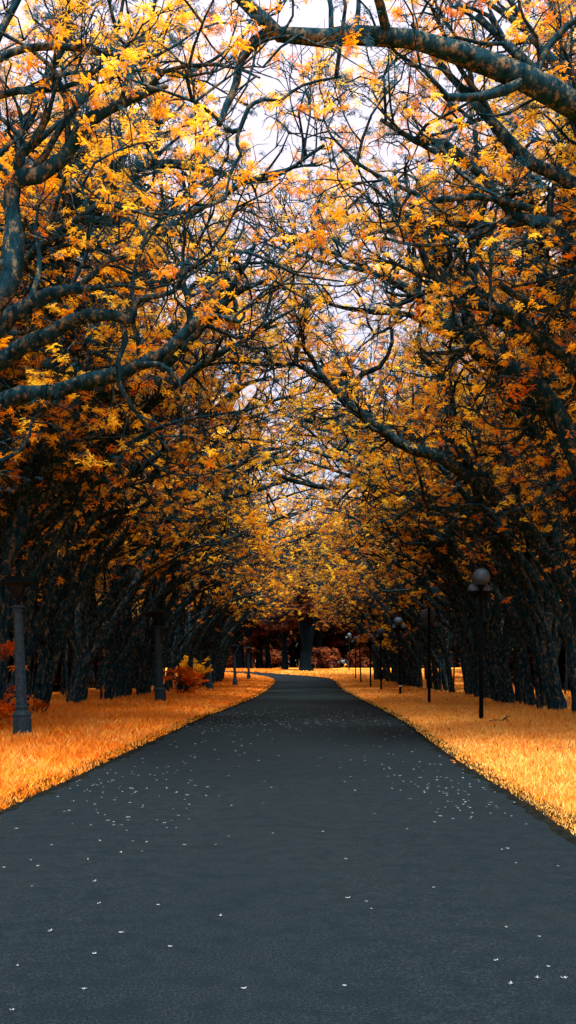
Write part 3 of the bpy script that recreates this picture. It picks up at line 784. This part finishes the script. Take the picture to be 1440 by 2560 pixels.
hero('left-hand tree with pale twisted limbs reaching toward the sky opening', [
    dict(w=[G(-8.2, 28.6, .27), (-8, 28.6, 4, .22), (-7.2, 28.5, 8, .17), (-6.2, 28.5, 11.5, .11), (-5.6, 28.5, 14.6, .04)], start=.35, dens=MDN),
    dict(w=[(-7.9, 28.5, 4.2, .16), (-6.2, 28.6, 7.2, .13), (-4.5, 28.4, 9.6, .1), (-2.6, 28.2, 11.2, .06), (-1.0, 28.2, 12.2, .04), (.6, 28.3, 12.6, .02)], start=.25, dens=MDN),
    dict(w=[(-7.6, 28.5, 5.5, .12), (-5.6, 29.2, 9.8, .09), (-4.4, 29.4, 12.6, .06), (-3.4, 29.6, 14.6, .02)], start=.2, dens=MDN),
], 316)

# ------------------------------------------------------------------ dark wood beyond the bend
def wood_variant(seed, H=13, r0=.42, forked=False):
    T = Tree(seed); g = T.rs
    prm = dict(dens=[1.5, 1.4, 1.2], up=-.03, leafy=1.0, scale=1.4)
    top = g.normal(0, .4)
    T.tubes.append((np.array([(0, 0, -.4), (0, 0, .15), (0, 0, .7), (top * .2, 0, 2.2)]), np.array([r0 * 1.7, r0 * 1.35, r0 * 1.05, r0]), 0))
    if forked:
        stem(T, [(0, 0, 1.8, r0 * .95), (.55, 0, 4.2, r0 * .62), (1.35, .2, 7.0, r0 * .45), (1.9, .4, 10, r0 * .3), (2.2, .3, 13, .1)], prm, .05, .45)
        stem(T, [(0, 0, 1.8, r0 * .8), (-.35, 0, 4.5, r0 * .6), (-.8, .1, 8, r0 * .45), (-1.1, .1, 13, .1)], prm, .05, .45)
        stem(T, [(.15, 0, 2.2, r0 * .5), (.25, .1, 5, r0 * .4), (.2, .2, 8, r0 * .3), (.4, .2, 12, .1)], prm, .05, .5)
    else:
        stem(T, [(top * .2, 0, 2.0, r0 * .98), (top * .6, 0, 4.5, r0 * .8), (top, .1, 8, r0 * .5), (top * 1.3, .2, H, .08)], prm, .1, .28)
        stem(T, [(top * .4, 0, 3.6, r0 * .5), (top + 1.3, .6, 6.5, r0 * .4), (top + 2.4, 1, 9.5, .1)], prm, .1, .2)
        stem(T, [(top * .5, 0, 4.0, r0 * .5), (top - 1.4, -.5, 6.6, r0 * .35), (top - 2.6, -1, 9.0, .1)], prm, .1, .2)
    e = empty('broad_tree', (0, 0, 0))
    build_trunk(T, e, M_BARKFAR)
    build_crown(T, e, 'coarse', M_RUST, 1.25, .35, (.55, .2))
    return e
WOOD = [wood_variant(400 + i) for i in range(4)]
big = wood_variant(450, forked=True, r0=.62)
bp = ground(765, 1678); big.location = bp; big.scale = (1.0, 1.0, 1.0)
tag(big, 'broad forked grey trunked tree standing alone beside the bend of the road', 'tree')
front = [(590, 1673, 'first'), (601, 1673, 'second'), (622, 1673.5, 'third'), (649, 1673, 'fourth'), (671, 1673, 'fifth'), (712, 1675, 'sixth')]
used_w = set()
def put_wood(i, loc, sc, label, group):
    pr = WOOD[i % 4]
    o = copy_tree(pr) if pr.name in used_w else pr
    used_w.add(pr.name)
    o.location = loc; o.scale = (sc,) * 3; o.rotation_euler = (0, 0, i * 1.7)
    for k in ('label', 'group', 'category'):
        if k in o: del o[k]
    tag(o, label, 'tree', group)
for i, (px, py, nm) in enumerate(front):
    p = ground(px, py)
    put_wood(i, p, (.95, 1.15, 1.0, 1.05, .8, .9)[i], f'dark straight trunk beyond the bend, {nm} from the left in its line', 'dark trunks beyond the bend')
DARK = []
for i in range(2):
    T = Tree(470 + i); gg = T.rs; prm = dict(dens=[1.6, 1.6, 1.4], up=-.02, leafy=1.0, scale=1.35)
    for q in range(4):
        a = gg.uniform(0, 6.28)
        stem(T, [(0, 0, -.2, .14), (math.cos(a) * .9, math.sin(a) * .9, 3, .11), (math.cos(a) * 1.8, math.sin(a) * 1.8, 6.5, .07), (math.cos(a) * 2.2, math.sin(a) * 2.2, 10, .03)], prm, .2, .06)
    e = empty('bushy_tree', (0, 0, 0)); build_trunk(T, e, M_BARKFAR); build_crown(T, e, 'coarse', M_RUST, 1.35, .72, (.45, .2)); DARK.append(e)
used_d = set()
def put_dark(i, x, d, sc, label, group):
    pr = DARK[i % 2]; o = copy_tree(pr) if pr.name in used_d else pr
    used_d.add(pr.name); o.location = (x, d, float(gz(d))); o.scale = (sc, sc, sc); o.rotation_euler = (0, 0, i * 2.1)
    tag(o, label, 'tree', group)
g = np.random.RandomState(9)
i = 0
for side in (-1, 1):
    d = 44
    while d < 132:
        x = side * (g.uniform(22, 25) + (4 if side < 0 and d > 95 else 0))
        put_dark(i, x, d, g.uniform(.9, 1.2), 'dark bushy tree closing the depth of the wood on the %s' % ('right' if side > 0 else 'left'),
                 'bushy trees at the back of the %s wood' % ('right' if side > 0 else 'left')); i += 1
        d += g.uniform(4.5, 6.5)
d = 42
while d < 100:
    put_dark(i, -15.5 - g.uniform(0, 1.5), d, g.uniform(.55, .7), 'short dark bushy tree standing behind the trunks of the left row', 'short bushy trees behind the left row'); i += 1
    d += g.uniform(3.2, 4.6)
d = 48
while d < 104:
    put_dark(i, 18.5 + g.uniform(0, 1.5), d, g.uniform(.55, .7), 'short dark bushy tree standing behind the trunks of the right row', 'short bushy trees behind the right row'); i += 1
    d += g.uniform(4.5, 7.5)
for q in range(26):
    d = 158 + (q % 2) * 7; put_dark(q, -34 + 80 * (q + g.rand() * .5) / 26, d, g.uniform(.9, 1.25), 'dark bushy tree filling the foot of the far wood', 'bushy trees in the far wood')
for i in range(46):
    d = g.uniform(142, 156) + (i % 3) * 11; x = -30 + 74 * (i + g.rand() * .6) / 46
    put_wood(i, (x, d, float(gz(d))), g.uniform(.9, 1.3), 'rust-leaved dark tree in the wood closing the far end of the road', 'trees of the far wood')
# low rusty scrub along the wood's foot
def shrub(label, loc, rad, h, n, m, seed, kind='mid', size=.45, shade_slate=.0, hue=(.5, .22), name='shrub'):
    T = Tree(seed); g = T.rs
    prm = dict(dens=[2.5, 3, 3], up=.05, leafy=1.0, scale=.35 * rad)
    for k in range(n):
        a = g.uniform(0, 2 * math.pi); rr = rad * math.sqrt(g.rand())
        x, y = math.cos(a) * rr, math.sin(a) * rr
        hh = h * g.uniform(.6, 1.05)
        stem(T, [(x * .2, y * .2, -.05, .02), (x * .6, y * .6, hh * .5, .016), (x, y, hh, .008)], prm, .04, .2, [2.8, 2.5, 2])
    e = empty(name, loc)
    o = build_trunk(T, e, M_BARK); o.name = 'stem'
    build_crown(T, e, kind, m, size, shade_slate, hue).name = 'foliage'
    tag(e, label, 'shrub')
    return e
def gp(px, py, dz=0):
    p = ground(px, py); return (p.x, p.y, p.z + dz)
shrub('red and orange leafy shrub at the left edge behind the nearest lamp post', (-6.75, 23.6, 0), .42, 1.75, 13, M_SHRUB, 501, 'fine', .28)
shrub('low orange seedling bush at the foot of the nearest lamp post', gp(92, 1800), .3, .42, 6, M_SHRUB, 502, 'fine', .26)
shrub('small red seedling among trunks right of the nearest lamp post', gp(98, 1772), .25, .55, 5, M_SHRUB, 503, 'fine', .24)
shrub('bright orange spreading bush beside the second iron lamp post', gp(450, 1742), 1.05, .9, 12, M_SHRUB, 504, 'mid', .3)
shrub('taller yellow sapling behind the bush by the second iron lamp post', gp(468, 1733), 0.9, 2.1, 6, M_LEAF, 505, 'mid', .34, 0, (.6, .15))
for i in range(9):
    d = g.uniform(135, 150); x = -14 + 34 * (i + g.rand()) / 9
    e = shrub('rust-red scrub at the foot of the far wood', (x, d, float(gz(d))), 1.6, 1.5, 8, M_RUST, 520 + i, 'coarse', 1.0, .1, (.75, .2))
    e['group'] = 'scrub along the far wood'

# ------------------------------------------------------------------ field fence beyond the bend
def fence():
    x0, x1, d = -9.0, 16.0, 133.0
    z = float(gz(d))
    e = empty('wire_fence', (x0, d, z)); tag(e, 'thin post and wire fence across the pale field beyond the bend', 'fence')
    n = 13
    for i in range(n):
        x = (x1 - x0) * i / (n - 1)
        V, Fs = lathe([(.05, -.2), (.05, 1.05), (.03, 1.12)], 6, c=(x, 0)); mesh_py('post', V, Fs, M_WOOD, e)
    for zz in (.4, .7, 1.0):
        V, Fs = lathe([(.008, 0), (.008, x1 - x0)], 5)
        V = [(v[2], v[1], v[0] + zz) for v in V]; mesh_py('wire', V, Fs, M_POLE, e)
fence()

# ------------------------------------------------------------------ lamps
def icosph(r, c, seg=24, rings=14, sq=1.0):
    prof = [(max(.001, r * math.sin(math.pi * k / rings)), c[2] - r * sq * math.cos(math.pi * k / rings)) for k in range(rings + 1)]
    return lathe(prof, seg, c=(c[0], c[1]))
def tubeV(pts, rad, K=8):
    T = Tree(1); pts = np.array(pts, float)
    tn = np.gradient(pts, axis=0); tn /= np.linalg.norm(tn, axis=1)[:, None]
    V, Fs = [], []
    for i, (p, t) in enumerate(zip(pts, tn)):
        u = np.cross(t, [0, 1, 0]); u = unit(u) if np.linalg.norm(u) > .1 else np.array([1., 0, 0]); w = np.cross(t, u)
        for k in range(K):
            a = 2 * math.pi * k / K; V.append(tuple(p + rad * (math.cos(a) * u + math.sin(a) * w)))
    for i in range(len(pts) - 1):
        for k in range(K): Fs.append((i * K + k, i * K + (k + 1) % K, (i + 1) * K + (k + 1) % K, (i + 1) * K + k))
    Fs.append(tuple(range(K))[::-1]); Fs.append(tuple((len(pts) - 1) * K + k for k in range(K)))
    return V, Fs
def globe_lamp(loc, H, rz, label, lean=0.0, behind=False, band=False, lower=((-1, .14), (1, .10))):
    e = empty('globe_lamp', loc, rz); e.rotation_euler = (0, lean, rz)
    tag(e, label, 'street lamp', 'globe lamps along the right verge')
    R_ = .24
    top = H - 2 * R_ if not behind else H
    V, Fs = lathe([(.062, -.3), (.062, H * .62), (.056, H * .63), (.056, top - .06), (.075, top - .05), (.075, top)], 14)
    mesh_py('pole', V, Fs, M_POLE, e, True)
    if behind:
        V, Fs = icosph(.30, (0, .36, H - .31)); mesh_py('globe', V, Fs, M_GLOBE, e, True)
        V, Fs = tubeV([(0, 0, H - .75), (0, .2, H - .73), (0, .36, H - .60)], .022); mesh_py('arm', V, Fs, M_POLE, e, True)
    else:
        V, Fs = icosph(R_, (0, 0, H - R_)); mesh_py('globe', V, Fs, M_GLOBE, e, True)
        V, Fs = lathe([(.09, top - .03), (.12, top + .02), (.10, top + .06)], 14); mesh_py('collar', V, Fs, M_POLE, e, True)
        for s, xo in lower:
            cz = H - R_ - .33
            V, Fs = icosph(.185, (s * xo, .22, cz)); mesh_py('globe', V, Fs, M_GLOBE, e, True)
            V, Fs = tubeV([(0, 0, cz - .45), (s * xo * .6, .12, cz - .43), (s * xo, .22, cz - .34), (s * xo, .22, cz - .18)], .02)
            mesh_py('arm', V, Fs, M_POLE, e, True)
            V, Fs = lathe([(.05, cz - .24), (.10, cz - .20), (.165, cz - .13), (.192, cz - .04), (.19, cz - .035)], 16, c=(s * xo, .22)); mesh_py('cup', V, Fs, M_POLE, e, True)
    if band:
        V, Fs = lathe([(.070, .52), (.070, .60)], 12); mesh_py('reflective_band', V, Fs, M_WHITE, e, True)
RL = [(1203, 1808, 1421, 'nearest and tallest-looking globe lamp, three grey globes on a black pole', {}),
      (1073, 1763, 1519, 'globe lamp with one large globe behind its pole, second along the right verge', dict(behind=True)),
      (1001, 1741, 1542, 'globe lamp with a pale band low on its pole, third along the right verge', dict(band=True, lower=((-1, .13), (1, .24)))),
      (953, 1729, 1570, 'globe lamp just beyond the one with the pale band, fourth along the right verge', {}),
      (927, 1722, 1586, 'globe lamp fifth along the right verge', {}),
      (902.5, 1709, 1588, 'globe lamp sixth along, right one of the overlapping pair', dict(lower=((-1, .1), (1, .26)))),
      (889, 1697, 1590, 'globe lamp seventh along, left one of the overlapping pair', dict(lower=((-1, .24), (1, .1)))),
      (873, 1677, 1582, 'farthest globe lamp, last along the right verge beside the bend', dict(lower=((-1, .28), (1, .08))))]
leans = [0, 0, -.028, -.012, -.02, -.04, .01, 0]
for (px, py, ty, lab, kw), ln in zip(RL, leans):
    p = ground(px, py); H = (py - ty) * p.y / F
    globe_lamp(p, H, 0, lab, ln, **kw)

def iron_lamp(loc, H, label, lean, rz):
    e = empty('lamp_post', loc, rz); e.rotation_euler = (0, lean, rz)
    tag(e, label, 'street lamp', 'iron lamp posts along the left verge')
    s = H / 3.48; e.scale = (s, s, s)
    ph = math.pi / 8
    V, Fs = lathe([(.215, -.15), (.205, .40), (.20, .52), (.215, .535), (.215, .56), (.17, .61), (.135, .64), (.135, .70), (.155, .705), (.155, .725), (.13, .74)], 8, ph)
    mesh_py('base', V, Fs, M_POST, e)
    V, Fs = lathe([(.128, .74), (.122, 1.0), (.10, 2.62), (.098, 2.70), (.115, 2.71), (.115, 2.73), (.10, 2.745), (.10, 2.78), (.15, 2.80), (.15, 2.83), (.10, 2.85)], 8, ph)
    mesh_py('shaft', V, Fs, M_POST, e)
    V, Fs = lathe([(.06, 2.85), (.055, 2.90), (.075, 2.92), (.05, 2.94), (.05, 2.99), (.085, 3.0), (.085, 3.02)], 12)
    mesh_py('neck', V, Fs, M_ROOF, e, False)
    # lantern: four-sided, wider at the top, panes set between corner bars
    lan = mesh_py('lantern', *lathe([(.075, 3.02), (.245, 3.30)], 4, math.pi / 4), M_PANE, e)
    for k in range(4):
        a = math.pi / 4 + k * math.pi / 2
        V, Fs = tubeV([(.08 * math.cos(a), .08 * math.sin(a), 3.01), (.165 * math.cos(a), .165 * math.sin(a), 3.16), (.25 * math.cos(a), .25 * math.sin(a), 3.305)], .012, 5)
        mesh_py('bar', V, Fs, M_ROOF, lan)
    V, Fs = lathe([(.26, 3.29), (.43, 3.295), (.43, 3.315), (.25, 3.385), (.09, 3.45), (.035, 3.475), (.02, 3.50)], 8, ph)
    mesh_py('roof', V, Fs, M_ROOF, e)
LL = [(57, 1852, 1438, 'nearest iron lamp post, large and leaning by the left edge', -.035),
      (402, 1762, 1520, 'second iron lamp post, beside the orange bush on the left verge', -.05),
      (526, 1730, 1599, 'third iron lamp post, in front of the last left-hand trunks', -.02),
      (588, 1719, 1610, 'fourth iron lamp post, near the tip of the left verge', -.03),
      (622, 1701, 1616, 'farthest iron lamp post, last on the tip of the left verge', -.02)]
for i, (px, py, ty, lab, ln) in enumerate(LL):
    p = ground(px, py); iron_lamp(p, (py - ty) * p.y / F, lab, ln, .25 + .1 * i)

# ------------------------------------------------------------------ fallen petals and twigs
g = np.random.RandomState(3)
def petal_mesh(seed):
    q = np.random.RandomState(seed); V, Fs = [], []
    n = 5
    for k in range(n):
        a = 2 * math.pi * k / n + q.rand() * .6; L = q.uniform(.8, 1.2)
        c, s = math.cos(a), math.sin(a); b = len(V)
        V += [(0, 0, .1), (c * .5 * L - s * .32, s * .5 * L + c * .32, q.uniform(.15, .5)), (c * L, s * L, q.uniform(.2, .8)), (c * .5 * L + s * .32, s * .5 * L - c * .32, q.uniform(.15, .5))]
        Fs.append((b, b + 1, b + 2, b + 3))
    return V, Fs
PET = []
for i in range(5):
    V, Fs = petal_mesh(i); me = bpy.data.meshes.new('fallen_blossom'); me.from_pydata(V, [], Fs); me.update(); me.materials.append(M_PETAL); PET.append(me)
named = [(301, 2144), (220, 2162), (129, 2122), (76, 2161), (95, 2178), (250, 2113), (284, 2073), (245, 2041), (228, 2073), (181, 2069), (356, 2142), (367, 2119), (331, 2116), (417, 2081), (440, 2081),
         (572, 2104), (540, 2126), (460, 2126), (238, 2217), (248, 2274), (396, 2282), (551, 2307), (127, 2348), (303, 2355), (426, 2390), (236, 2408), (43, 2436), (211, 2500), (30, 2549), (80, 2229),
         (683, 2096), (659, 2018), (515, 1999), (806, 2091), (1083, 2234), (870, 2263), (865, 2162), (915, 2272), (928, 2290), (1266, 2334), (1348, 2359), (1410, 2465), (1372, 2437), (1343, 2464), (1290, 2167), (1254, 2134), (1268, 2131),
         (1395, 2175), (1018, 2084), (936, 2044), (1133, 2056), (608, 2496), (1241, 2420), (1278, 2483), (862, 2490), (8, 2180), (40, 2078), (1262, 2039), (1278, 2047), (1208, 1974), (1179, 2049)]
pts = [ground(a + .0, b) for a, b in named]
def cluster(n, cx, cy, sx, sy):
    out = []
    while len(out) < n:
        a, b = g.normal(cx, sx), g.normal(cy, sy)
        if not (1770 < b < 2100 and 0 < a < 1440): continue
        p = ground(a, b)
        if in_road(np.array([p.x]), np.array([p.y]))[0]: out.append(p)
    return out
pts += cluster(110, 340, 1965, 120, 50) + cluster(85, 1150, 1975, 90, 40)
far = cluster(45, 560, 1860, 90, 40) + cluster(45, 950, 1900, 90, 50)
pts += far[:100]
far2 = []
while len(far2) < 430:
    b = g.normal(1800, 16); a = g.uniform(480, 1080)
    if not 1772 < b < 1850: continue
    p = ground(a, b)
    if in_road(np.array([p.x]), np.array([p.y]))[0]: far2.append(p)
pts.sort(key=lambda p: p.y)
allp = pts + far2; allp.sort(key=lambda p: p.y)
def road_z(p):
    el, er = near_edges(min(p.y, 96)); t = (p.x - el) / (er - el)
    return float(gz(p.y)) + .012 + .03 * (1 - (2 * t - 1) ** 2)
for i, p in enumerate(allp[:300]):
    o = bpy.data.objects.new('fallen_blossom', PET[i % 5]); C.objects.link(o)
    s = g.uniform(.009, .016) * (1 + min(1.0, p.y / 30))
    o.location = (p.x, p.y, road_z(p)); o.rotation_euler = (0, 0, g.uniform(0, 6.28)); o.scale = (s, s, s * .8)
    side = 'left half' if p.x < -.3 else 'right half'
    dep = 'near' if p.y < 9 else ('nearer middle' if p.y < 16 else 'distant')
    tag(o, f'tiny pale blossom fallen on the {side} of the {dep} road', 'blossom', f'pale blossoms fallen on the {side} of the {dep} road')
V, Fs = [], []
for i, p in enumerate(allp[300:]):
    v, f = petal_mesh(i % 7); s = g.uniform(.018, .034); b = len(V); z = road_z(p)
    V += [(p.x + a * s, p.y + c * s, z + d * s * .8) for a, c, d in v]; Fs += [tuple(k + b for k in q) for q in f]
tag(mesh_py('fallen_blossoms', V, Fs, M_PETAL), 'scatter of tiny pale blossoms on the distant road', 'blossom', kind='stuff')

def twig(label, loc, seed, L=.5, rz=0):
    T = Tree(seed); prm = dict(dens=[4, 3, 2], up=-.02, leafy=0, scale=.12)
    stem(T, [(0, 0, .02, .018), (L * .5, .06, .05, .014), (L, -.04, .03, .008)], prm, .01, .2, [4, 3, 2])
    o = build_trunk(T, None, M_BARK); o.name = 'fallen_twig'; o.location = loc; o.rotation_euler = (0, 0, rz)
    tag(o, label, 'twig')
p = ground(1405, 1882); twig('bare dark twig lying in the grass on the right verge', (p.x - .2, p.y, .06), 61, .32)
p = ground(1228, 1812); twig('thin twig lying at the foot of the nearest globe lamp', (p.x - .05, p.y, .08), 62, .35, -.3)
p = ground(795, 1773); twig('small dark twig lying on the distant road', (p.x, p.y, road_z(p) - .01), 63, .35)

for pr in NEAR + MID + WOOD + DARK:
    if 'label' not in pr:
        for ch in list(pr.children): bpy.data.objects.remove(ch)
        bpy.data.objects.remove(pr)
nf = sum(len(m.polygons) for m in bpy.data.meshes)
print('FACES', nf, flush=True)
